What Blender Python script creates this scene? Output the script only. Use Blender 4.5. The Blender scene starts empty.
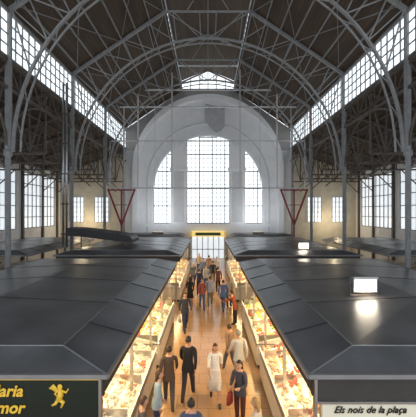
import bpy, bmesh, math, random
from mathutils import Vector, Matrix
random.seed(7)
CZ=5.5
D=bpy.data; C=bpy.context
C.scene.view_settings.view_transform='Standard'
# ---------------- materials
def mat(name,col,rough=0.6,metal=0.0,nscale=0,namt=0.15,emit=0,bump=0,ecol=None,stretch=(1,1,1)):
    m=D.materials.new(name); m.use_nodes=True
    nt=m.node_tree; b=nt.nodes['Principled BSDF']
    b.inputs['Base Color'].default_value=(*col,1)
    b.inputs['Roughness'].default_value=rough
    b.inputs['Metallic'].default_value=metal
    if emit:
        b.inputs['Emission Color'].default_value=(*(ecol or col),1)
        b.inputs['Emission Strength'].default_value=emit
    if nscale:
        tc=nt.nodes.new('ShaderNodeTexCoord'); mp=nt.nodes.new('ShaderNodeMapping')
        mp.inputs['Scale'].default_value=stretch
        n=nt.nodes.new('ShaderNodeTexNoise'); n.inputs['Scale'].default_value=nscale; n.inputs['Detail'].default_value=5
        r=nt.nodes.new('ShaderNodeValToRGB')
        r.color_ramp.elements[0].position=.3; r.color_ramp.elements[1].position=.7
        r.color_ramp.elements[0].color=(*[c*(1-namt) for c in col],1)
        r.color_ramp.elements[1].color=(*[min(1,c*(1+namt)) for c in col],1)
        nt.links.new(tc.outputs['Object'],mp.inputs[0]); nt.links.new(mp.outputs[0],n.inputs[0])
        nt.links.new(n.outputs[0],r.inputs[0]); nt.links.new(r.outputs[0],b.inputs['Base Color'])
        if bump:
            bp=nt.nodes.new('ShaderNodeBump'); bp.inputs['Strength'].default_value=bump
            nt.links.new(n.outputs[0],bp.inputs['Height']); nt.links.new(bp.outputs[0],b.inputs['Normal'])
    return m
def tile_mat(name,c1,c2,cm,scale,rough,bw=.5,rh=.5,rot=0,mortar=.01):
    m=D.materials.new(name); m.use_nodes=True; nt=m.node_tree; b=nt.nodes['Principled BSDF']
    tc=nt.nodes.new('ShaderNodeTexCoord'); mp=nt.nodes.new('ShaderNodeMapping'); mp.inputs['Rotation'].default_value=(0,0,rot)
    k=nt.nodes.new('ShaderNodeTexBrick'); k.inputs['Scale'].default_value=scale
    k.inputs['Color1'].default_value=(*c1,1);k.inputs['Color2'].default_value=(*c2,1);k.inputs['Mortar'].default_value=(*cm,1)
    k.inputs['Mortar Size'].default_value=mortar; k.inputs['Brick Width'].default_value=bw; k.inputs['Row Height'].default_value=rh
    nt.links.new(tc.outputs['Object'],mp.inputs[0]); nt.links.new(mp.outputs[0],k.inputs[0]); nt.links.new(k.outputs[0],b.inputs['Base Color'])
    b.inputs['Roughness'].default_value=rough
    return m
M={}
M['steel']=mat('painted_steel',(.27,.275,.275),.5,0,3,.15)
M['steeld']=mat('dark_steel',(.115,.095,.08),.55,0,3,.2)
M['white_steel']=mat('white_steel',(.62,.63,.64),.5,0,3,.1)
M['board']=tile_mat('roof_boards',(.07,.05,.035),(.098,.07,.048),(.03,.022,.017),1,.8,3,.22,math.pi/2)
M['plaster']=mat('white_plaster',(.86,.88,.9),.8,0,1.2,.04)
M['plasterg']=mat('grey_plaster',(.66,.68,.7),.8,0,1.0,.08)
M['gable']=mat('gable_plaster',(.34,.33,.32),.8,0,1.0,.12)
M['beige']=mat('beige_plaster',(.66,.61,.5),.8,0,1.2,.1)
M['pane']=mat('daylight_glass',(.8,.86,.9),.3,0,0,0,1.3,0,(.9,.96,1))
M['pane2']=mat('daylight_glass_dim',(.7,.76,.8),.3,0,0,0,.78,0,(.87,.94,1))
M['frame']=mat('window_frame',(.22,.24,.26),.5,0,4,.1)
M['frame2']=mat('window_frame_light',(.33,.36,.39),.5,0,4,.1)
M['sheet']=mat('stall_sheet_metal',(.115,.117,.122),.34,.25,.9,.35,0,.03)
M['sheetd']=mat('stall_sheet_dark',(.045,.045,.048),.5,.3,1.3,.2)
M['rim']=mat('stall_rim_metal',(.3,.3,.3),.4,.5,3,.1)
M['floor']=tile_mat('terrazzo_floor',(.46,.285,.15),(.40,.245,.125),(.26,.17,.1),1,.17,.6,.6)
M['counter']=mat('counter_white',(.66,.62,.55),.35,0,3,.06)
M['inox']=mat('stainless',(.5,.5,.5),.3,.9,3,.05)
M['dark']=mat('dark_interior',(.05,.045,.04),.7,0,3,.1)
M['warm']=mat('warm_lamp',(1,.8,.5),.4,0,0,0,4,0,(1,.8,.5))
M['flood']=mat('flood_lamp',(1,.95,.85),.4,0,0,0,9,0,(1,.9,.72))
M['green']=mat('sign_green',(.008,.016,.010),.35,0,3,.1)
M['yel']=mat('sign_warm_yellow',(.8,.6,.15),.5,0,3,.1,.7,0,(1,.72,.25))
M['gold']=mat('gold_paint',(.75,.48,.05),.4,0,8,.1,.15)  # gold paint plus a faint added glow so the lettering looks lit
M['cream']=mat('cream_panel',(.75,.71,.56),.5,0,5,.04,.12,0,(.8,.74,.55))  # cream colour with a slight warm glow mixed in, as if lit
M['ink']=mat('black_paint',(.01,.01,.01),.4,0,5,.1)
M['red']=mat('red_painted_steel',(.27,.03,.03),.45,0,4,.1)
M['black']=mat('black_fabric',(.02,.02,.023),.45,0,5,.2)
M['galv']=mat('galvanised',(.45,.46,.48),.3,.8,5,.1)
M['concrete']=mat('base_stone',(.4,.38,.35),.8,0,3,.1)
# ---------------- helpers
class B:
    def __init__(s): s.bm=bmesh.new(); s.mats=[]
    def mi(s,m):
        if m not in s.mats: s.mats.append(m)
        return s.mats.index(m)
    def faces(s,vs,fs,m,smooth=False):
        i=s.mi(m); bv=[s.bm.verts.new(v) for v in vs]
        for f in fs:
            try:
                F=s.bm.faces.new([bv[k] for k in f]); F.material_index=i; F.smooth=smooth
            except ValueError: pass
    def box(s,a,b,m):
        x0,y0,z0=a;x1,y1,z1=b
        v=[(x0,y0,z0),(x1,y0,z0),(x1,y1,z0),(x0,y1,z0),(x0,y0,z1),(x1,y0,z1),(x1,y1,z1),(x0,y1,z1)]
        s.faces(v,[(0,3,2,1),(4,5,6,7),(0,1,5,4),(1,2,6,5),(2,3,7,6),(3,0,4,7)],m)
    def beam(s,p,q,w,m,h=None):
        p=Vector(p);q=Vector(q);d=(q-p)
        if d.length<1e-5:return
        d.normalize(); up=Vector((0,0,1)) if abs(d.z)<.95 else Vector((0,1,0))
        u=d.cross(up).normalized(); v=u.cross(d).normalized(); h=h or w
        vs=[]
        for o in (p,q):
            for a,b in((-1,-1),(1,-1),(1,1),(-1,1)): vs.append(o+u*a*w/2+v*b*h/2)
        s.faces(vs,[(0,1,2,3),(7,6,5,4),(0,4,5,1),(1,5,6,2),(2,6,7,3),(3,7,4,0)],m)
    def tube(s,pts,rad,m,n=8,ref=None,smooth=True,cap=True):
        pts=[Vector(p) for p in pts]; rings=[];vs=[]
        for i,p in enumerate(pts):
            a=pts[max(0,i-1)];b=pts[min(len(pts)-1,i+1)]; d=(b-a)
            d=d.normalized() if d.length>1e-6 else Vector((0,0,1))
            r=Vector(ref) if ref else (Vector((0,1,0)) if abs(d.y)<.8 else Vector((0,0,1)))
            u=(r-d*r.dot(d)); 
            u=u.normalized() if u.length>1e-4 else d.orthogonal().normalized()
            v=d.cross(u); rr=rad[i]; ru,rv=(rr if isinstance(rr,tuple) else (rr,rr))
            for k in range(n):
                t=2*math.pi*k/n; vs.append(p+u*math.cos(t)*ru+v*math.sin(t)*rv)
        fs=[]
        for i in range(len(pts)-1):
            for k in range(n): fs.append((i*n+k,i*n+(k+1)%n,(i+1)*n+(k+1)%n,(i+1)*n+k))
        if cap: fs.append(tuple(range(n-1,-1,-1))); fs.append(tuple((len(pts)-1)*n+k for k in range(n)))
        s.faces(vs,fs,m,smooth)
    def ell(s,c,r,m,nu=10,nv=7,fn=None):
        vs=[];c=Vector(c)
        for j in range(nv+1):
            ph=math.pi*j/nv
            for i in range(nu):
                t=2*math.pi*i/nu; p=Vector((math.sin(ph)*math.cos(t),math.sin(ph)*math.sin(t),math.cos(ph)))
                p=fn(p) if fn else p
                vs.append(c+Vector((p.x*r[0],p.y*r[1],p.z*r[2])))
        fs=[]
        for j in range(nv):
            for i in range(nu): fs.append((j*nu+i,(j+1)*nu+i,(j+1)*nu+(i+1)%nu,j*nu+(i+1)%nu))
        s.faces(vs,fs,m,True)
    def obj(s,name,parent=None,loc=(0,0,0),merge=False):
        if merge: bmesh.ops.remove_doubles(s.bm,verts=s.bm.verts,dist=1e-5)
        bmesh.ops.recalc_face_normals(s.bm,faces=s.bm.faces)
        me=D.meshes.new(name); s.bm.to_mesh(me); s.bm.free()
        for m in s.mats: me.materials.append(m)
        o=D.objects.new(name,me); C.scene.collection.objects.link(o); o.location=loc
        if parent: o.parent=parent
        return o
def inst(o,name,loc=(0,0,0),parent=None,sx=1,rz=0):
    n=D.objects.new(name,o.data); C.scene.collection.objects.link(n); n.location=loc; n.scale=(sx,1,1); n.rotation_euler=(0,0,rz)
    if parent:n.parent=parent
    return n
def empty(name,loc=(0,0,0)):
    e=D.objects.new(name,None); C.scene.collection.objects.link(e); e.location=loc; return e

# ---------------- people
cm={}
def cmat(kind,col,rough=.8):
    k=(kind,col)
    if k not in cm: cm[k]=mat(kind+'_%d'%len(cm),col,rough,0,25,.12)
    return cm[k]
SK=[(.5,.28,.18),(.4,.22,.14),(.55,.33,.23)]
def segd(p,a,b):
    ab=b-a; t=max(0,min(1,(p-a).dot(ab)/ab.length_squared)); return (p-a-ab*t).length
def person(name,x,y,rot,h=1.72,top=(.03,.03,.04),bottom=(.03,.04,.08),hair=(.03,.02,.015),shoes=(.02,.02,.02),
           pose='walk',sleeve='long',longhair=False,skirt=None,bag=None,skin=0,phase=1,female=False,turn=0):
    k=h/1.72
    V=[];E=[];R=[];tags=[]
    def v(p,r): V.append(Vector(p)*k); R.append((r if isinstance(r,tuple) else (r,r))); return len(V)-1
    def e(a,b,t): E.append((a,b)); tags.append(t)
    lean=-.03 if pose!='reach' else -.16
    sw=.16 if female else .19; ch=(.14,.105) if female else (.175,.12)
    pv=v((0,0,.95),(.15 if female else .145,.11)); sp=v((0,lean*.3,1.12),(.12 if female else .145,.1))
    c1=v((0,lean*.7,1.3),ch); nb=v((0,lean,1.44),(.085,.07)); nt=v((0,lean*1.15-.01,1.53),.052)
    e(pv,sp,'top');e(sp,c1,'top');e(c1,nb,'top');e(nb,nt,'skin')
    wr=[]
    for sd in(-1,1):
        sh=v((sd*sw,lean*.95,1.405),.068)
        if pose=='walk': a=.38*sd*phase; bnd=.35
        elif pose=='reach': a=1.0 if sd==1 else .7; bnd=.5
        elif pose=='hold': a=.25; bnd=1.5
        else: a=.05+.06*sd; bnd=.2
        S=Vector((sd*sw,lean*.95,1.405))
        el=S+Vector((sd*.045,-.29*math.sin(a),-.285*math.cos(a))); a2=a+bnd
        w=el+Vector((-sd*.01 if pose!='hold' else -sd*.08,-.25*math.sin(a2),-.25*math.cos(a2)))
        ei=v(el,.052);wi=v(w,.033)
        e(nb,sh,'top');e(sh,ei,'top');e(ei,wi,'top' if sleeve=='long' else 'skin'); wr.append((sd,el*k,w*k))
    for sd in(-1,1):
        hp=v((sd*.085,0,.88),.1)
        if pose=='walk': f=sd*-phase
        else: f=.12*sd*phase
        if f>0: kn=(sd*.095,-.16*f,.49);an=(sd*.09,-.27*f,.085);to=(sd*.10,-.27*f-.17,.045);
        else: kn=(sd*.095,.03*f*-1+0.0,.485);an=(sd*.09,-.30*f,.085+.05*-f);to=(sd*.10,-.30*f-.16,.04)
        kk=v(kn,.076);aa=v(an,.054);hh=v((an[0],an[1]+.03,an[2]-.035),.038);tt=v(to,.036)
        e(pv,hp,'bottom');e(hp,kk,'bottom');e(kk,aa,'bottom' if not skirt else 'skin');e(aa,tt,'shoe');e(aa,hh,'shoe')
    me=D.meshes.new('t');me.from_pydata([tuple(p) for p in V],[tuple(q) for q in E],[]);o=D.objects.new('t',me);C.scene.collection.objects.link(o)
    md=o.modifiers.new('s','SKIN'); md.use_smooth_shade=True
    sv=me.skin_vertices[0].data
    for i,r in enumerate(R): sv[i].radius=(r[0]*k,r[1]*k); sv[i].use_root=(i==0)
    s2=o.modifiers.new('u','SUBSURF'); s2.levels=1; s2.render_levels=1
    C.view_layer.update()
    dg=C.evaluated_depsgraph_get(); em=D.meshes.new_from_object(o.evaluated_get(dg))
    mats={'top':cmat('cloth',top),'bottom':cmat('cloth',bottom),'skin':cmat('skin',SK[skin],.5),'shoe':cmat('leather',shoes,.4),'hair':cmat('hair',hair,.5)}
    b=B()
    vv=[p.co.copy() for p in em.vertices]
    bvs=[b.bm.verts.new(p) for p in vv]
    for pl in em.polygons:
        c=pl.center; bd=min(range(len(E)),key=lambda i:segd(c,V[E[i][0]],V[E[i][1]])-.6*min(R[E[i][0]][0],R[E[i][1]][0])*k)
        t=tags[bd]
        if t in('top','skin') and c.z>1.47*k and abs(c.x)<.1: t='skin'
        elif t=='skin' and c.z>1.38*k: t='top'
        if t=='bottom' and c.z>.93*k: t='top'
        if t=='top' and c.z<.90*k and abs(c.x)<.14*k: t='bottom'
        F=b.bm.faces.new([bvs[i] for i in pl.vertices]);F.smooth=True;F.material_index=b.mi(mats[t])
    D.objects.remove(o);D.meshes.remove(em)
    sk=mats['skin']
    for sd,el,w in wr:
        d=(w-el).normalized(); fwd=Vector((0,-1,0)); fwd=(fwd-d*fwd.dot(d)).normalized() if abs(d.y)<.95 else Vector((0,0,1))
        inn=Vector((-sd,0,0))
        b.tube([w-d*.02*k,w+d*.03*k,w+d*.085*k],[(.024*k,.02*k),(.036*k,.016*k),(.038*k,.014*k)],sk,8,ref=fwd)
        for i,L in enumerate((.062,.075,.07,.054)):
            s0=w+d*.078*k+fwd*(.028-.0185*i)*k
            b.tube([s0,s0+d*L*.5*k+inn*.006*k,s0+d*L*.82*k+inn*.022*k,s0+d*L*.95*k+inn*.034*k],[.0088*k,.0082*k,.0075*k,.005*k],sk,6)
        s0=w+d*.028*k+fwd*.03*k
        b.tube([s0-fwd*.012*k,s0+(d*.028+fwd*.02+inn*.008)*k,s0+(d*.055+fwd*.026+inn*.018)*k],[.012*k,.010*k,.007*k],sk,6)
    hc=Vector((0,lean*1.2-.025,1.625))*k
    def hf(p):
        q=p.copy()
        if p.z<0: q.x*=1-.28*(-p.z); q.y*=1-.12*(-p.z); q.y-=.12*(-p.z)
        if p.y<-.7: q.y=-.7+(p.y+.7)*.75
        return q
    b.ell(hc,(.076*k,.098*k,.118*k),sk,14,12,hf)
    n=lambda px,py,pz: hc+Vector((px,py,pz))*k
    b.tube([n(0,-.086,.02),n(0,-.103,-.012),n(0,-.110,-.026),n(0,-.09,-.034)],[.007*k,.011*k,.014*k,.009*k],sk,6)
    eye=cmat('eye',(.03,.02,.015),.2);wh=cmat('sclera',(.8,.78,.75),.3);lip=cmat('lip',(.45,.14,.12),.5)
    for sd in(-1,1):
        b.ell(n(sd*.030,-.081,.006),(.013*k,.008*k,.008*k),wh,8,6)
        b.ell(n(sd*.030,-.087,.006),(.006*k,.005*k,.006*k),eye,6,5)
        b.tube([n(sd*.015,-.089,.026),n(sd*.03,-.088,.03),n(sd*.045,-.079,.025)],[.003*k,.004*k,.002*k],mats['hair'],5)
        b.ell(n(sd*.074,.008,-.002),(.010*k,.020*k,.031*k),sk,8,6)
    b.ell(n(0,-.086,-.055),(.026*k,.010*k,.009*k),lip,8,5)
    def hairf(p):
        q=p.copy()
        if p.y<-.15 and p.z<.45: q=Vector((p.x*.82,max(p.y,-.45),max(p.z,.1)))
        elif p.z<-.35 and not longhair: q.z=-.35;q.x*=.85;q.y*=.8
        return q
    b.ell(hc+Vector((0,.012,.012))*k,(.085*k,.104*k,.124*k),mats['hair'],14,12,hairf)
    if longhair:
        b.tube([n(0,.05,.05),n(0,.075,-.05),n(0,.08,-.14),n(0,.085,-.22)],[(.05*k,.07*k),(.04*k,.085*k),(.035*k,.085*k),(.015*k,.05*k)],mats['hair'],10,ref=(0,1,0))
    if skirt:
        zl,fl=skirt
        b.tube([(0,0,1.02*k),(0,0,.92*k),(0,0,.75*k),(0,0,zl*k)],[(.115*k,.14*k),(.13*k,.17*k),(.145*k,.18*k),(fl*k,fl*1.1*k)],mats['bottom'],16,ref=(0,1,0))
    else:
        b.tube([(0,lean*.3,1.08*k),(0,0,.95*k),(0,0,.82*k)],[(.11*k,.145*k),(.13*k,.17*k),(.14*k,.185*k)],mats['top'],14,ref=(0,1,0),cap=False)
        b.tube([(0,lean,1.44*k),(0,lean*1.05,1.49*k)],[(.075*k,.08*k),(.062*k,.066*k)],mats['top'],10,ref=(0,1,0),cap=False)
    if bag:
        bm_=cmat('bag',bag,.5); sd,el,w=wr[0]
        if pose=='hold':
            q=el.lerp(w,.6); bz=q+Vector((sd*.03,0,-.17))
            b.tube([bz+Vector((0,-.08,-.02)),q+Vector((0,-.03,.042)),q+Vector((0,.03,.042)),bz+Vector((0,.08,-.02))],[.007]*4,bm_,5)
        else:
            bz=w+Vector((0,-.01,-.2)); b.tube([bz+Vector((0,-.07,-.02)),w+Vector((0,-.03,-.09)),w+Vector((0,.02,-.09)),bz+Vector((0,.07,-.02))],[.006]*4,bm_,5)
        x_,y_,z_=bz
        b.tube([(x_,y_,z_-.02),(x_,y_,z_-.12),(x_,y_,z_-.30)],[(.12,.03),(.15,.055),(.16,.065)],bm_,10,ref=(0,1,0))
    ob=b.obj(name,loc=(x,y,0)); ob.rotation_euler=(0,0,rot)
    mz=min(p.co.z for p in ob.data.vertices); ob.location.z=-mz+.002
    return ob
PI=math.pi
blk=(.012,.012,.015);navy=(.02,.03,.09);jean=(.05,.09,.2);wht=(.75,.74,.7);grey=(.12,.12,.13);blond=(.4,.24,.09);brn=(.07,.035,.017);dk=(.02,.013,.01)
def P(px,s,rot,**kw):
    X=(px-208)/s; person('shopper',X,300/s,rot,**kw)
P(188,34,PI*.95,top=blk,bottom=(.03,.03,.04),pose='walk',h=1.82)
P(215,34.3,.1,top=wht,bottom=(.7,.66,.6),hair=brn,pose='walk',female=True,longhair=True,skirt=(.42,.22),h=1.68,sleeve='short',phase=-1)
P(169,35.5,PI*1.05,top=(.07,.045,.035),bottom=(.06,.06,.07),hair=dk,pose='walk',phase=-1,h=1.7)
P(157,41,PI*.55,top=(.3,.4,.5),bottom=navy,hair=brn,pose='stand',female=True,longhair=True,h=1.64,skin=2)
P(191,49,PI,top=(.05,.07,.14),bottom=navy,hair=dk,pose='stand',h=1.66)
P(141,47.5,PI*.6,top=(.08,.07,.08),bottom=blk,hair=brn,pose='stand',female=True,h=1.6)
P(240,38.5,-.5,top=(.05,.05,.07),bottom=(.08,.02,.02),hair=dk,pose='hold',female=True,longhair=True,bag=(.25,.03,.03),h=1.66)
P(258,48,PI*1.35,top=(.5,.47,.42),bottom=jean,hair=blond,pose='stand',female=True,longhair=True,h=1.62,skin=2)
P(239,31.5,PI*1.1,top=(.5,.5,.48),bottom=(.3,.26,.2),hair=(.3,.28,.25),pose='walk',h=1.74)
P(230,29,PI*1.2,top=(.3,.2,.13),bottom=grey,hair=brn,pose='walk',female=True,phase=-1,h=1.62)
P(185,21.5,.3,top=(.03,.04,.06),bottom=navy,pose='walk',h=1.76,bag=(.5,.48,.42))
P(190,17,PI,top=blk,bottom=blk,pose='walk',female=True,longhair=True,h=1.68,skirt=(.5,.2))
P(202,17.5,.1,top=(.3,.08,.07),bottom=jean,pose='walk',female=True,phase=-1,hair=brn)
P(210,17,PI,top=(.4,.45,.55),bottom=(.2,.18,.16),pose='walk',hair=brn)
P(223,18,PI*.9,top=(.07,.12,.3),bottom=jean,pose='walk',hair=dk,phase=-1)
P(229,17.2,.2,top=(.5,.45,.4),bottom=navy,pose='hold',hair=blond,female=True,longhair=True,bag=(.1,.3,.5))
P(235,20.5,PI*1.4,top=(.25,.06,.03),bottom=blk,pose='reach',hair=dk,h=1.66)
P(199,15,PI,top=navy,bottom=blk,pose='walk')
P(206,14,0,top=(.4,.4,.4),bottom=jean,pose='walk',female=True,hair=brn,phase=-1)
P(218,14.5,PI,top=(.12,.04,.04),bottom=blk,pose='walk',hair=dk)
P(193,13.4,.4,top=grey,bottom=navy,pose='stand',hair=(.3,.3,.3))
P(213,13,PI,top=blk,bottom=grey,pose='walk')
P(203,12.2,0,top=(.1,.15,.3),bottom=blk,pose='walk',phase=-1)
P(209,11.5,PI,top=(.3,.17,.12),bottom=jean,pose='stand')
P(199,11,0,top=(.4,.35,.3),bottom=blk,pose='walk')
P(217,11.8,.2,top=(.35,.35,.4),bottom=blk,pose='walk')

# ---------------- shell
YB=36.5; Y0=-3; XN=10; XO=18
b=B(); b.box((-XO-.3,Y0,-.2),(XO+.3,YB+2,0),M['floor']); b.obj('floor')
b=B()
for s in(-1,1):
    def slab(p,q,m,t=.12):
        vs=[(s*p[0],Y0,p[1]),(s*q[0],Y0,q[1]),(s*q[0],YB,q[1]),(s*p[0],YB,p[1])]
        vs+= [(a,c,z+t) for a,c,z in vs]
        b.faces(vs,[(0,1,2,3),(7,6,5,4),(0,4,5,1),(1,5,6,2),(2,6,7,3),(3,7,4,0)],m)
    slab((XN+.3,CZ+10.0),(3.1,CZ+14.85),M['board'])
    slab((3.7,CZ+15.75),(0,CZ+17.3),M['board'])
    slab((XN,CZ+7.35),(XO+.3,CZ+4.6),M['board'])
b.obj('ceiling')
def window_strip(name,x,z0,z1,y0,y1,step,rows,pane,frame,w=.05):
    b=B(); s=1 if x>0 else -1
    b.box((x,y0,z0),(x+s*.03,y1,z1),pane)
    xi=x-s*.03
    n=int(round((y1-y0)/step))
    for i in range(n+1):
        yy=y0+(y1-y0)*i/n; b.box((xi-.03,yy-w/2,z0),(xi+.03,yy+w/2,z1),frame)
    for j in range(rows+1):
        zz=z0+(z1-z0)*j/rows; b.box((xi-.03,y0,zz-w/2),(xi+.03,y1,zz+w/2),frame)
    return b.obj(name)
wn=1
for s in(-1,1):
    window_strip('window_%d'%wn,s*XN,CZ+7.75,CZ+9.95,Y0,YB-.1,.58,4,M['pane'],M['frame'],.06);wn+=1
    window_strip('window_%d'%wn,s*3.2,CZ+14.9,CZ+15.7,Y0,YB-.1,.7,1,M['pane'],M['frame'],.06);wn+=1
for s,nm in((-1,'left'),(1,'right')):
    b=B()
    x0,x1=sorted((s*XO,s*(XO+.3)))
    b.box((x0,Y0,0),(x1,YB,3.9),M['plaster']); b.box((x0,Y0,9.4),(x1,YB,CZ+4.7),M['plaster'])
    ed=[]
    for k in range(6):
        c=32.2-7*k; ed.append((c-2.9,c+2.9))
    prev=YB
    for a,c in ed:
        b.box((x0,c,3.9),(x1,prev,9.4),M['plaster']); prev=a
    b.box((x0,Y0,3.9),(x1,max(prev,Y0+.01),9.4),M['plaster'])
    b.obj('wall_'+nm)
    for a,c in ed:
        if a<Y0: a=Y0
        if c>a: window_strip('window_%d'%wn,s*(XO+.05),3.9,9.4,a,c,.72,5,M['pane2'],M['frame'],.08); wn+=1
b=B()
b.box((-XN,YB,0),(XN,YB+.3,CZ+7.5),M['plasterg'])
prof=[(-XN,CZ+7.5),(XN,CZ+7.5),(XN,CZ+10.1),(3.2,CZ+14.8),(-3.2,CZ+14.8),(-XN,CZ+10.1)]
vs=[(x,YB,z) for x,z in prof]+[(x,YB+.3,z) for x,z in prof]; n=6
b.faces(vs,[tuple(range(n)),tuple(range(2*n-1,n-1,-1))]+[(i,(i+1)%n,n+(i+1)%n,n+i) for i in range(n)],M['gable'])
for s in(-1,1):
    x0,x1=sorted((s*XN,s*(XO+.3))); b.box((x0,YB,0),(x1,YB+.3,CZ+7.4),M['beige'])
b.obj('wall_back')
b=B(); b.faces([(-3.2,YB-.05,CZ+14.85),(3.2,YB-.05,CZ+14.85),(3.2,YB-.05,CZ+15.7),(0,YB-.05,CZ+17.1),(-3.2,YB-.05,CZ+15.7)],[(0,1,2,3,4)],M['pane'])
for x in(-2.1,-1,0,1,2.1): b.box((x-.05,YB-.15,CZ+14.85),(x+.05,YB-.07,CZ+17.0-.45*abs(x)),M['steeld'])
b.beam((-3.2,YB-.15,CZ+14.85),(3.2,YB-.15,CZ+14.85),.15,M['steeld']);b.beam((-3.2,YB-.12,CZ+15.7),(0,YB-.12,CZ+17.15),.15,M['steeld']);b.beam((3.2,YB-.12,CZ+15.7),(0,YB-.12,CZ+17.15),.15,M['steeld'])
b.obj('window_%d'%wn);wn+=1
def archpts(R,zc,zb,n=40):
    return [(R,zb)]+[(R*math.cos(math.pi*i/n),zc+R*math.sin(math.pi*i/n)) for i in range(n+1)]+[(-R,zb)]
b=B()
zc=CZ+5.1
p=archpts(8.75,zc,0); b.faces([(x,YB-.08,z) for x,z in p],[tuple(range(len(p)))],M['plaster'])
def band(b,R1,R2,zc,zb,y0,y1,m):
    a=archpts(R1,zc,zb);c=archpts(R2,zc,zb);n=len(a)
    vs=[(x,y0,z) for x,z in a]+[(x,y0,z) for x,z in c]+[(x,y1,z) for x,z in a]+[(x,y1,z) for x,z in c]
    fs=[]
    for i in range(n-1): fs+=[(i,i+1,n+i+1,n+i),(i,2*n+i,2*n+i+1,i+1),(n+i,n+i+1,3*n+i+1,3*n+i)]
    b.faces(vs,fs,m)
band(b,8.5,9.1,zc,0,YB-.5,YB,M['plaster'])
band(b,7.3,7.5,CZ+3.4,0,YB-.2,YB-.05,M['plasterg'])
zw=CZ+2.65
band(b,6.55,6.85,zw,CZ-1.4,YB-.35,YB-.05,M['plaster'])
b.box((-9.2,YB-.3,CZ-1.75),(9.2,YB-.05,CZ-1.4),M['plaster'])
for s in(-1,1):
    b.box((s*3.5-.95,YB-.6,CZ-1.4),(s*3.5+.95,YB-.05,CZ+8.0),M['plaster'])
    b.box((s*3.5-1.1,YB-.7,CZ+5.0),(s*3.5+1.1,YB-.05,CZ+5.25),M['plaster'])
    b.box((s*3.5-.6,YB-.66,CZ-1.2),(s*3.5+.6,YB-.6,CZ+4.8),M['plasterg'])
b.obj('trim_1')
for (xa,xb) in((-6.55,-4.45),(-2.55,2.55),(4.45,6.55)):
    b=B(); R=6.5; zt=lambda x: zw+math.sqrt(max(0,R*R-x*x)); z0=CZ-1.35
    N=16; xs=[xa+(xb-xa)*i/N for i in range(N+1)]
    pv=[(xa,YB-.12,z0),(xb,YB-.12,z0)]+[(x,YB-.12,max(zt(x),z0)) for x in reversed(xs)]
    b.faces(pv,[tuple(range(len(pv)))],M['pane'])
    nx=max(3,int(round((xb-xa)/.52)))
    for i in range(nx+1):
        x=xa+(xb-xa)*i/nx; w=.055 if i%3 else .12
        b.box((x-w/2,YB-.2,z0),(x+w/2,YB-.14,zt(x)),M['frame2'])
    z=z0; j=0
    while z<zw+R:
        lo,hi=xa,xb
        if z>zw:
            m=math.sqrt(max(0,R*R-(z-zw)**2)); lo=max(xa,-m);hi=min(xb,m)
        w=.05 if j%4 else .13
        if hi>lo: b.box((lo,YB-.2,z-w/2),(hi,YB-.14,z+w/2),M['frame2'])
        z+=.52;j+=1
    b.obj('window_%d'%wn);wn+=1
for s in(-1,1):
    for cx in(12.9,15.9):
        b=B(); X=s*cx
        b.box((X-.85,YB-.1,CZ-1.2),(X+.85,YB-.02,CZ+1.8),M['pane2'])
        for i in range(5): b.box((X-.85+i*.425-.04,YB-.16,CZ-1.2),(X-.85+i*.425+.04,YB-.1,CZ+1.8),M['frame'])
        for i in range(6): b.box((X-.85,YB-.16,CZ-1.2+i*.6-.03),(X+.85,YB-.1,CZ-1.2+i*.6+.03),M['frame'])
        b.obj('window_%d'%wn);wn+=1
# folded cloth banner on brackets above the arch window
b=B(); cg=mat('pale_cloth',(.5,.51,.53),.9,0,3,.15)
cols=[]
for i in range(13):
    u=i/12; x=-.3+2.3*u; cols.append((x,YB-.35-.08*math.sin(i*1.6),CZ+13.0-.5*u,CZ+11.0-1.4*math.sin(u*2.6)))
vs=[(x,y,a) for x,y,a,c in cols]+[(x,y-.03,c) for x,y,a,c in cols]
b.faces(vs,[(i,i+1,14+i,13+i) for i in range(12)],cg,True)
b.tube([(-.4,YB-.35,CZ+13.03),(2.1,YB-.35,CZ+12.48)],[.04,.04],M['galv'])
b.tube([(-.2,YB-.35,CZ+12.98),(-.2,YB,CZ+13.1)],[.03,.03],M['galv']);b.tube([(1.9,YB-.35,CZ+12.52),(1.9,YB,CZ+12.6)],[.03,.03],M['galv'])
b.obj('hanging_banner')
b=B()
b.box((-2.1,YB-.7,0),(-1.9,YB-.1,3.2),M['inox']);b.box((1.9,YB-.7,0),(2.1,YB-.1,3.2),M['inox']);b.box((-2.1,YB-.7,2.55),(2.1,YB-.1,3.2),M['yel'])
b.box((-1.5,YB-.76,2.7),(1.5,YB-.7,3.05),mat('dark_green_board',(.05,.14,.04),.5,0,3,.1))
b.box((-1.9,YB-.5,0),(1.9,YB-.4,2.55),M['pane2'])
for x in(-1.3,-.65,0,.65,1.3): b.box((x-.04,YB-.58,0),(x+.04,YB-.5,2.55),M['frame'])
b.box((-1.9,YB-.58,1.0),(1.9,YB-.5,1.08),M['frame'])
b.obj('door_1')

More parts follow.
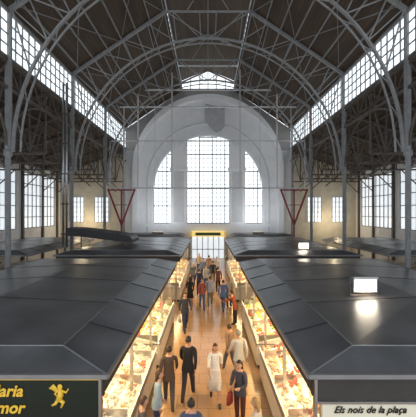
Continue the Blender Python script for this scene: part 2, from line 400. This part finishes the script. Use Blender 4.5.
# ---------------- trusses
def roofz(x):
    x=abs(x)
    return CZ+10.0+(10.3-x)/7.2*4.85-.15
def truss():
    b=B(); m=M['steel']
    RC=CZ+3.0; R=9.75; n=36
    def A(t,r): return (r*math.cos(t),0,RC+r*math.sin(t))
    for i in range(n):
        t0=math.pi*i/n;t1=math.pi*(i+1)/n
        b.beam(A(t0,R),A(t1,R),.15,m,.11)
        b.beam(A(t0,R-.38),A(t1,R-.38),.08,m,.07)
        if i%2==0: b.beam(A(t0,R),A(t1,R-.38),.035,m)
    for s in(-1,1):
        b.beam((s*9.9,0,roofz(9.9)),(s*3.1,0,roofz(3.1)),.17,m,.2)
        b.beam((s*3.1,0,roofz(3.1)),(s*3.2,0,CZ+15.7),.12,m); b.beam((s*3.5,0,CZ+15.7),(0,0,CZ+17.15),.12,m)
        prev=None
        for k in range(1,8):
            t=math.radians(14+k*10.4); px=R*math.cos(t);pz=RC+R*math.sin(t)
            x=min(9.8,R*math.cos(t)*1.12) ; q=(s*x,0,max(roofz(x),pz+.05) if x>3.1 else roofz(3.1)+0)
            if x<=3.1: q=(s*x,0,roofz(3.1))
            p=(s*px,0,pz)
            b.beam(p,q,.065,m)
            if prev: b.beam(prev,p,.055,m)
            prev=q
        b.beam((s*9.9,0,RC),(s*9.9,0,roofz(9.9)),.14,m)
    b.beam((-3.2,0,roofz(3.1)),(3.2,0,roofz(3.1)),.11,m)
    b.beam((0,0,RC+R),(0,0,CZ+17.1),.06,m)
    for s in(-1,1): b.beam((0,0,RC+R),(s*3.1,0,roofz(3.1)),.06,m); b.beam((0,0,CZ+17.1),(s*1.6,0,roofz(3.1)),.05,m)
    return b.obj('arch_truss')
ty=[15,22,29,8,1]
t=truss(); t.location=(0,ty[0],0)
for y in ty[1:]: inst(t,'arch_truss',(0,y,0))
b=B()
for s in(-1,1):
    for i in range(7):
        x=9.4-i*1.03; b.beam((s*x,Y0,roofz(x)+.06),(s*x,YB,roofz(x)+.06),.07,M['steel'],.12)
    ys=sorted(ty)+[YB]
    for a,c in zip(ys[:-1],ys[1:]):
        for (xa,xb) in((9.6,6.4),(6.4,3.2)):
            b.beam((s*xa,a,roofz(xa)),(s*xb,c,roofz(xb)),.035,M['steel']); b.beam((s*xb,a,roofz(xb)),(s*xa,c,roofz(xa)),.035,M['steel'])
b.obj('roof_purlins')
b=B()
b.box((-.35,-.35,0),(.35,.35,.5),M['concrete'])
b.tube([(0,0,.5),(0,0,.7),(0,0,.75),(0,0,8.2),(0,0,8.35),(0,0,8.6)],[.22,.22,.12,.10,.2,.2],M['steel'],12)
for a,c in((1,0),(-1,0),(0,1),(0,-1)): b.beam((a*.11,c*.11,.7),(a*.11,c*.11,8.3),.05,M['steel'])
b.box((-.1,-.1,8.6),(.1,.1,CZ+10.0),M['steel'])
col=b.obj('iron_column'); col.location=(-XN,15,0)
for s in(-1,1):
    for y in(8,15,22,29,35.6):
        if not(s==-1 and y==15): inst(col,'iron_column',(s*XN,y,0))
for s in(-1,1):
    b=B(); m=M['steeld']; X=s*XN
    for z in(CZ+6.2,CZ+7.6): b.beam((X,Y0,z),(X,YB,z),.15,m)
    y=Y0;k=0
    while y<YB-1:
        b.beam((X,y,CZ+(6.2 if k%2 else 7.6)),(X,y+1.0,CZ+(7.6 if k%2 else 6.2)),.06,m); b.beam((X,y,CZ+6.2),(X,y,CZ+7.6),.045,m); y+=1.0;k+=1
    for a in(1,8,15,22,29):
        n=14
        pr=None
        for i in range(n+1):
            tt=math.pi*i/n; p=(X,a+3.5-3.4*math.cos(tt),CZ+3.3+2.85*math.sin(tt))
            if pr:b.beam(pr,p,.09,m)
            pr=p
    b.beam((X,Y0,CZ+10.0),(X,YB,CZ+10.0),.2,M['steel'])
    b.obj('lattice_girder')
def sidetruss():
    b=B(); m=M['steeld']
    zt=lambda x: CZ+7.25-(x-10)/8*2.7
    b.beam((10,0,zt(10)),(18,0,zt(18)),.16,m)
    b.beam((10,0,CZ+3.6),(18,0,CZ+3.6),.13,m)
    n=8
    for i in range(n):
        x0=10+i;x1=11+i
        b.beam((x0,0,CZ+3.6),(x0,0,zt(x0)),.07,m)
        if i%2: b.beam((x0,0,CZ+3.6),(x1,0,zt(x1)),.07,m)
        else: b.beam((x0,0,zt(x0)),(x1,0,CZ+3.6),.07,m)
    for xa,xb in((10,11.6),(17.9,16.4)): b.beam((xa,0,CZ+2.2),(xb,0,CZ+3.6),.08,m)
    b.box((17.8,-.12,0),(17.99,.12,CZ+4.5),m)
    return b.obj('side_aisle_truss')
st=sidetruss(); st.location=(0,15,0)
for y in(4.5,8,11.5,18.5,22,25.5,29,32.5,35.6): inst(st,'side_aisle_truss',(0,y,0))
for y in(4.5,8,11.5,15,18.5,22,25.5,29,32.5,35.6): inst(st,'side_aisle_truss',(0,y,0),sx=-1)
b=B()
for s in(-1,1):
    for i in range(6):
        x=10.8+i*1.35; z=CZ+7.3-(x-10)/8*2.7; b.beam((s*x,Y0,z),(s*x,YB,z),.1,M['steeld'])
b.obj('side_roof_purlins')
b=B(); yF=31; s_=300/yF; zf=lambda py:CZ+(212-py)/s_; xf=lambda px:(px-208)/s_
for px in(110,138,172,240,277,305): b.beam((xf(px),yF,zf(188)),(xf(px),yF,zf(107 if px in(110,305) else 90 if px in(138,277) else 66)),.13,M['white_steel'])
for py,xa,xb in((188,110,305),(141,110,305),(107,110,305),(90,138,277),(66,172,240)): b.beam((xf(xa),yF,zf(py)),(xf(xb),yF,zf(py)),.13,M['white_steel'])
for px in(124,155,260,291): b.beam((xf(px),yF,zf(188)),(xf(px),yF,zf(107)),.06,M['white_steel'])
b.obj('steel_portal_frame')
for cx in(121.5,294):
    b=B(); xc=xf(cx); zb=zf(225)
    for d in(-13.5,13.5): b.beam((xf(cx+d),yF,zf(189)),(xc,yF,zb),.16,M['red'])
    b.beam((xf(cx-6),yF-.2,zf(205)),(xf(cx+6),yF-.2,zf(205)),.08,M['red'])
    b.beam((xf(cx-13.5),yF,zf(190)),(xf(cx+13.5),yF,zf(190)),.14,M['red'])
    b.beam((xc,yF,zf(190)),(xc,yF,0),.14,M['red']); b.box((xc-.25,yF-.25,0),(xc+.25,yF+.25,.08),M['red'])
    b.obj('red_v_support')

# ---------------- stalls
def roof(b,x0,x1,y0,y1,ze=2.9,i1=.95,j1=.5,h1=.25,h2=.40,m=None):
    m=m or M['sheet']; t=.07
    R0=[(x0,y0),(x1,y0),(x1,y1),(x0,y1)]
    R1=[(x0+i1,y0+j1),(x1-i1,y0+j1),(x1-i1,y1-j1),(x0+i1,y1-j1)]
    xc=(x0+x1)/2; dy=min(3.0,(y1-y0)/2-.2)
    g=[(xc,y0+dy),(xc,y1-dy)]
    vs=[(x,y,ze-t) for x,y in R0]+[(x,y,ze) for x,y in R0]+[(x,y,ze+h1) for x,y in R1]+[(x,y,ze+h2) for x,y in g]
    fs=[(0,3,2,1)]
    for i in range(4):
        j=(i+1)%4; fs+=[(i,j,4+j,4+i),(4+i,4+j,8+j,8+i)]
    fs+=[(8,9,12),(9,10,13,12),(10,11,13),(11,8,12,13)]
    b.faces(vs,fs,m)
    r=M['rim']
    for i in range(4):
        a=R0[i];c=R0[(i+1)%4]; b.beam((*a,ze-.02),(*c,ze-.02),.05,r,.07)
    for i in range(4):
        a=R1[i];c=R1[(i+1)%4]; b.beam((*a,ze+h1+.005),(*c,ze+h1+.005),.02,M['rim'],.015); b.beam((*R0[i],ze+.01),(*a,ze+h1+.01),.02,r,.015)
    sd_=M['sheetd']
    y=y0+1.6
    while y<y1-.8:
        for xa,xb in((x0,x0+i1),(x1,x1-i1)): b.beam((xa,y,ze+.008),(xb,y,ze+h1+.008),.018,sd_,.015)
        y+=1.75
    y=y0+dy
    while y<y1-dy+.1:
        for xa in(x0+i1,x1-i1): b.beam((xa,y,ze+h1+.004),(xc,y,ze+h2+.004),.012,sd_,.01)
        y+=2.4
PAL={'sea':[(.8,.76,.7),(.75,.45,.3),(.6,.2,.12),(.8,.65,.5),(.5,.48,.46),(.8,.74,.62),(.78,.72,.66)],
 'fruit':[(.75,.35,.08),(.6,.1,.06),(.25,.4,.08),(.8,.6,.15),(.8,.75,.6),(.8,.7,.4)],
 'meat':[(.55,.16,.12),(.75,.45,.32),(.8,.7,.55),(.45,.14,.1),(.85,.62,.3),(.82,.78,.7)]}
fm={}
def fmat(c):
    if c not in fm: fm[c]=mat('food_%d'%len(fm),c,.35,0,30,.2)
    return fm[c]
def counter(parent,sx,x0,x1,y0,y1,kind,dens):
    b=B(); X=lambda v:sx*v
    def bx(xa,xb,ya,yb,za,zb,m): p,q=sorted((X(xa),X(xb))); b.box((p,ya,za),(q,yb,zb),m)
    bx(x0+.08,x1,y0,y1,.0,.12,M['dark']); bx(x0+.03,x1,y0,y1,.12,.82,M['counter']); bx(x0,x1,y0,y1,.82,.87,M['inox'])
    vs=[(X(x0+.1),y0,.87),(X(x1),y0,.87),(X(x1),y0,1.12),(X(x0+.1),y0,.9)]; vs+=[(a,y1,c) for a,_,c in vs]
    b.faces(vs,[(0,1,2,3),(7,6,5,4),(3,2,6,7),(0,3,7,4),(1,5,6,2)],fmat((.85,.84,.8)))
    bx(x0+.02,x0+.04,y0,y1,.87,1.02,M['inox'])
    y=y0+.05
    while y<y1-.2:
        bx(x0+.1,x1,y-.012,y+.012,.9,1.16,M['inox']); y+=1.4
    b.obj('counter',parent)
    b=B(); y=y0+.08
    while y<y1-.3:
        for row in range(3):
            c=random.choice(PAL[kind]); m=fmat(c); m2=fmat(random.choice(PAL[kind])); xa=x0+.14+row*(x1-x0-.18)/3; xb=xa+(x1-x0-.18)/3-.03
            shape=random.choice('sfb')
            for k in range(dens):
                px=random.uniform(xa+.03,xb-.03);py=random.uniform(y+.04,y+.62); pz=.9+(px-x0-.1)/(x1-x0-.1)*.22+random.uniform(.02,.06)
                a=random.uniform(0,3.1); mm=m2 if py>y+.36 else m
                if shape=='s': r=random.uniform(.03,.045); b.ell((X(px),py,pz),(r,r,r),mm,6,4)
                elif shape=='f':
                    dx,dy=math.cos(a)*.09,math.sin(a)*.09; b.tube([(X(px)-dx,py-dy,pz),(X(px),py,pz+.01),(X(px)+dx*.7,py+dy*.7,pz),(X(px)+dx,py+dy,pz)],[.01,.034,.012,.026],mm,5)
                else: b.ell((X(px),py,pz),(.06,.045,.03),mm,6,4)
            if random.random()<.5:
                px=(xa+xb)/2; pz=1.08+(px-x0)/(x1-x0)*.2; q=X(px)
                b.box((q-.05,y+.3,pz),(q+.05,y+.31,pz+.07),fmat((.85,.83,.75)))
                b.box((q-.004,y+.305,pz-.15),(q+.004,y+.312,pz),M['ink'])
        y+=.7
    b.obj('food_display',parent)
def stall(sx,x0,x1,y0,y1,kind,dens=14,near=False):
    e=empty('market_stall'); 
    b=B(); xa,xb=sorted((sx*x0,sx*x1)); roof(b,xa,xb,y0,y1); b.obj('roof',e)
    b=B()
    for X in(x0+.35,x1-.35):
        yy=y0+.35
        while yy<y1:
            b.beam((sx*X,yy,0),(sx*X,yy,2.84),.07,M['inox']); yy+=(y1-y0-.7)/4
    p,q=sorted((sx*(x0+.1),sx*(x1-.1)))
    for yy in(y0+.15,y1-.15): b.box((p,yy-.04,2.5),(q,yy+.04,2.83),M['dark'])
    for X in(x0+.12,x1-.12): b.box((sx*X-.03,y0+.15,2.55),(sx*X+.03,y1-.15,2.83),M['dark'])
    b.obj('posts_and_fascia',e)
    b=B(); p,q=sorted((sx*(x0+2.3),sx*(x1-2.3))); b.box((p,y0+1.6,0),(q,y1-1.6,2.83),M['counter']); b.obj('core_cabinet',e)
    b=B(); X=sx*(x0+.75); b.box((X-.05,y0+.5,2.66),(X+.05,y1-.5,2.72),M['warm'])
    yy=y0+.8
    while yy<y1: b.box((X-.01,yy,2.72),(X+.01,yy+.02,2.83),M['dark']); yy+=1.5
    b.obj('lamp_strip',e)
    ym=(y0+y1)/2
    counter(e,sx,x0+.08,x0+1.15,y0+.4,ym-.25,kind,dens)
    counter(e,sx,x0+.08,x0+1.15,ym+.35,y1-.4,'fruit' if kind!='fruit' else 'sea',dens)
    l=D.lights.new('stall_light','AREA'); l.shape='RECTANGLE'; l.size=.4; l.size_y=(y1-y0)-1; l.energy=250*(y1-y0)/10; l.color=(1,.69,.33)
    lo=D.objects.new('stall_lamp_light',l); C.scene.collection.objects.link(lo); lo.location=(sx*(x0+.6),(y0+y1)/2,2.6); lo.rotation_euler=(0,sx*.15,0); lo.parent=e
    return e
stall(-1,1.6,9.3,4.78,15.6,'sea',16); stall(1,1.6,9.3,4.78,15.6,'meat',16)
for s in(-1,1):
    stall(s,1.6,9.3,18,28.3,'fruit' if s>0 else 'meat',9)
    for (xa,xb,ya,yb) in((10.75,17.2,4.78,15.6),(10.75,17.2,18,28.3)):
        e=empty('market_stall'); b=B(); p,q=sorted((s*xa,s*xb)); roof(b,p,q,ya,yb); b.obj('roof',e)
        b=B(); b.box((p+.4,ya+.4,0),(q-.4,yb-.4,1.1),M['counter'])
        for X in(p+.3,q-.3):
            for yy in(ya+.3,(ya+yb)/2,yb-.3): b.beam((X,yy,0),(X,yy,2.84),.08,M['inox'])
        b.obj('counter',e)
def text(body,size,loc,m,parent,al='LEFT',shear=0,off=0):
    cu=D.curves.new('sign_text','FONT'); cu.body=body; cu.size=size; cu.extrude=.006; cu.align_x=al; cu.shear=shear; cu.offset=off; cu.resolution_u=3
    cu.materials.append(m); o=D.objects.new('sign_text',cu); C.scene.collection.objects.link(o); o.location=loc; o.rotation_euler=(PI/2,0,0); o.parent=parent
e=empty('stall_sign')
b=B(); b.box((-5.2,4.84,1.85),(-1.74,4.9,2.80),M['green']); b.beam((-5.2,4.83,2.80),(-1.74,4.83,2.80),.012,M['gold']); b.box((-1.76,4.82,1.85),(-1.72,4.92,2.80),M['inox']); b.obj('sign_board',e)
text('Maria',.26,(-2.98,4.82,2.54),M['gold'],e,'RIGHT',.25,.006); text('Amor',.26,(-2.96,4.82,2.27),M['gold'],e,'RIGHT',.25,.006)
b=B(); g=M['gold']; cx,cz=-2.38,2.56
b.ell((cx,4.82,cz+.13),(.042,.02,.045),g); b.tube([(cx,4.82,cz+.1),(cx+.01,4.82,cz),(cx-.02,4.82,cz-.08)],[.03,.05,.045],g)
b.tube([(cx-.02,4.82,cz-.07),(cx+.06,4.82,cz-.12),(cx+.02,4.82,cz-.2)],[.03,.028,.015],g); b.tube([(cx-.03,4.82,cz-.07),(cx-.07,4.82,cz-.14),(cx-.13,4.82,cz-.17)],[.03,.025,.013],g)
b.tube([(cx+.03,4.82,cz+.07),(cx+.1,4.82,cz+.04),(cx+.14,4.82,cz+.1)],[.018,.015,.01],g); b.tube([(cx-.03,4.82,cz+.07),(cx-.08,4.82,cz+.02),(cx-.04,4.82,cz-.03)],[.018,.015,.01],g)
b.tube([(cx-.04,4.825,cz+.05),(cx-.12,4.825,cz+.13),(cx-.17,4.825,cz+.1)],[(.01,.03),(.01,.05),(.01,.01)],g)
b.obj('gold_cherub',e)
e=empty('stall_sign')
b=B(); b.box((1.74,4.84,2.46),(5.2,4.9,2.80),M['dark']); b.box((1.74,4.8,2.42),(5.2,4.9,2.46),M['inox']); b.box((1.85,4.84,1.95),(5.2,4.9,2.42),M['cream']); b.box((1.72,4.82,1.85),(1.76,4.92,2.80),M['inox'])
b.obj('sign_board',e)
text('Els nois de la plaça',.155,(2.02,4.82,2.27),M['ink'],e,'LEFT',.4,.001)
def flood(x,y,z):
    e=empty('floodlight',(x,y,z)); b=B()
    b.box((-.32,-.0,.08),(.32,.22,.46),M['inox']); b.faces([(-.28,-.015,.12),(.28,-.015,.12),(.28,-.015,.42),(-.28,-.015,.42)],[(0,1,2,3)],M['flood'])
    for s in(-1,1): b.beam((s*.36,.1,0),(s*.36,.1,.3),.03,M['steeld'])
    b.beam((-.36,.1,.0),(.36,.1,.0),.05,M['steeld']); b.beam((-.32,-.02,.48),(.32,-.02,.48),.04,M['inox'])
    b.obj('lamp_head',e)
    l=D.lights.new('f','AREA'); l.size=.4; l.energy=12; l.color=(1,.85,.65); lo=D.objects.new('lamp_beam',l); C.scene.collection.objects.link(lo); lo.parent=e; lo.location=(0,-.05,.27); lo.rotation_euler=(PI/2-.6,0,0)
flood(4.2,8.0,3.27); flood(5.9,18.5,3.15)
b=B(); X=-9.55;Y=20
for dx in(-.1,.12): b.tube([(X+dx,Y,3.15),(X+dx,Y,CZ+8.6)],[.07,.07],M['galv'],10)
for z in(4,6,8,10,12): b.box((X-.22,Y-.1,z),(X+.24,Y+.1,z+.08),M['steeld'])
b.tube([(X+.01,Y,0),(X+.01,Y,3.2)],[.1,.1],M['galv'],10)
b.obj('vent_pipe')
b=B(); pts=[(-9.3,.95),(-8.4,.9),(-7.2,.75),(-6.0,.6),(-5.1,.4),(-4.95,.2)]
n=len(pts); z0=3.5
vs=[]
for yy in(19.6,21.4):
    for x,h in pts: vs.append((x,yy,z0+h))
    for x,h in pts: vs.append((x,yy,z0+max(0,h-.5)))
fs=[]
for i in range(n-1):
    fs+=[(i,i+1,2*n+i+1,2*n+i),(n+i,3*n+i,3*n+i+1,n+i+1),(i,n+i,n+i+1,i+1),(2*n+i,2*n+i+1,3*n+i+1,3*n+i)]
fs+=[(0,2*n,3*n,n),(n-1,2*n-1,4*n-1,3*n-1)]
b.faces(vs,fs,M['black'])
for x in(-9.0,-5.4):
    for yy in(19.7,21.3): b.beam((x,yy,2.95),(x,yy,z0+.4 if x<-6 else z0+.1),.06,M['steeld'])
b.obj('black_canopy')
for s in(-1,1):
    e=empty('market_stall'); b=B(); p,q=sorted((s*2.6,s*9.3)); roof(b,p,q,32.0,35.0,ze=2.9,i1=.5,j1=.4,h1=.2,h2=.3) ; b.obj('roof',e)
    b=B(); b.box((p+.3,32.3,0),(q-.3,34.7,1.0),M['counter'])
    for X in(p+.3,q-.3):
        for yy in(32.3,34.7): b.beam((X,yy,0),(X,yy,2.84),.08,M['inox'])
    b.obj('counter',e)

# ---------------- lights
for s in(-1,1):
    l=D.lights.new('wall_lamp','POINT'); l.energy=170; l.color=(1,.8,.5); l.shadow_soft_size=.3
    o=D.objects.new('wall_lamp_light',l); C.scene.collection.objects.link(o); o.location=(s*14.4,34.5,4.5)
    # added fill lights with invented housings on far kiosk roofs, brightening the end wall
    e=empty('wall_washer_lamp',(s*5.5,32.9,3.12)); b=B(); b.box((-.6,-.1,.06),(.6,.1,.2),M['steeld']); b.faces([(-.55,-.08,.205),(.55,-.08,.205),(.55,.08,.205),(-.55,.08,.205)],[(0,1,2,3)],M['warm'])
    for x in(-.5,.5): b.beam((x,0,-.05),(x,0,.1),.05,M['steeld'])
    b.obj('lamp_body',e)
    l=D.lights.new('washer','AREA'); l.shape='RECTANGLE'; l.size=3; l.size_y=.3; l.energy=130; l.color=(.93,.97,1)
    o=D.objects.new('washer_beam',l); C.scene.collection.objects.link(o); o.parent=e; o.location=(0,0,.3); o.rotation_euler=(PI-.25,0,0)
w=D.worlds.new('w'); C.scene.world=w; w.use_nodes=True
bg=w.node_tree.nodes['Background']; bg.inputs[0].default_value=(.86,.92,1,1); bg.inputs[1].default_value=1.5
cam=D.cameras.new('cam'); co=D.objects.new('camera',cam); C.scene.collection.objects.link(co)
co.location=(0,0,CZ); co.rotation_euler=(PI/2,0,0); cam.sensor_width=36; cam.lens=300/417*36; cam.shift_y=3.5/417; cam.clip_end=200
C.scene.camera=co
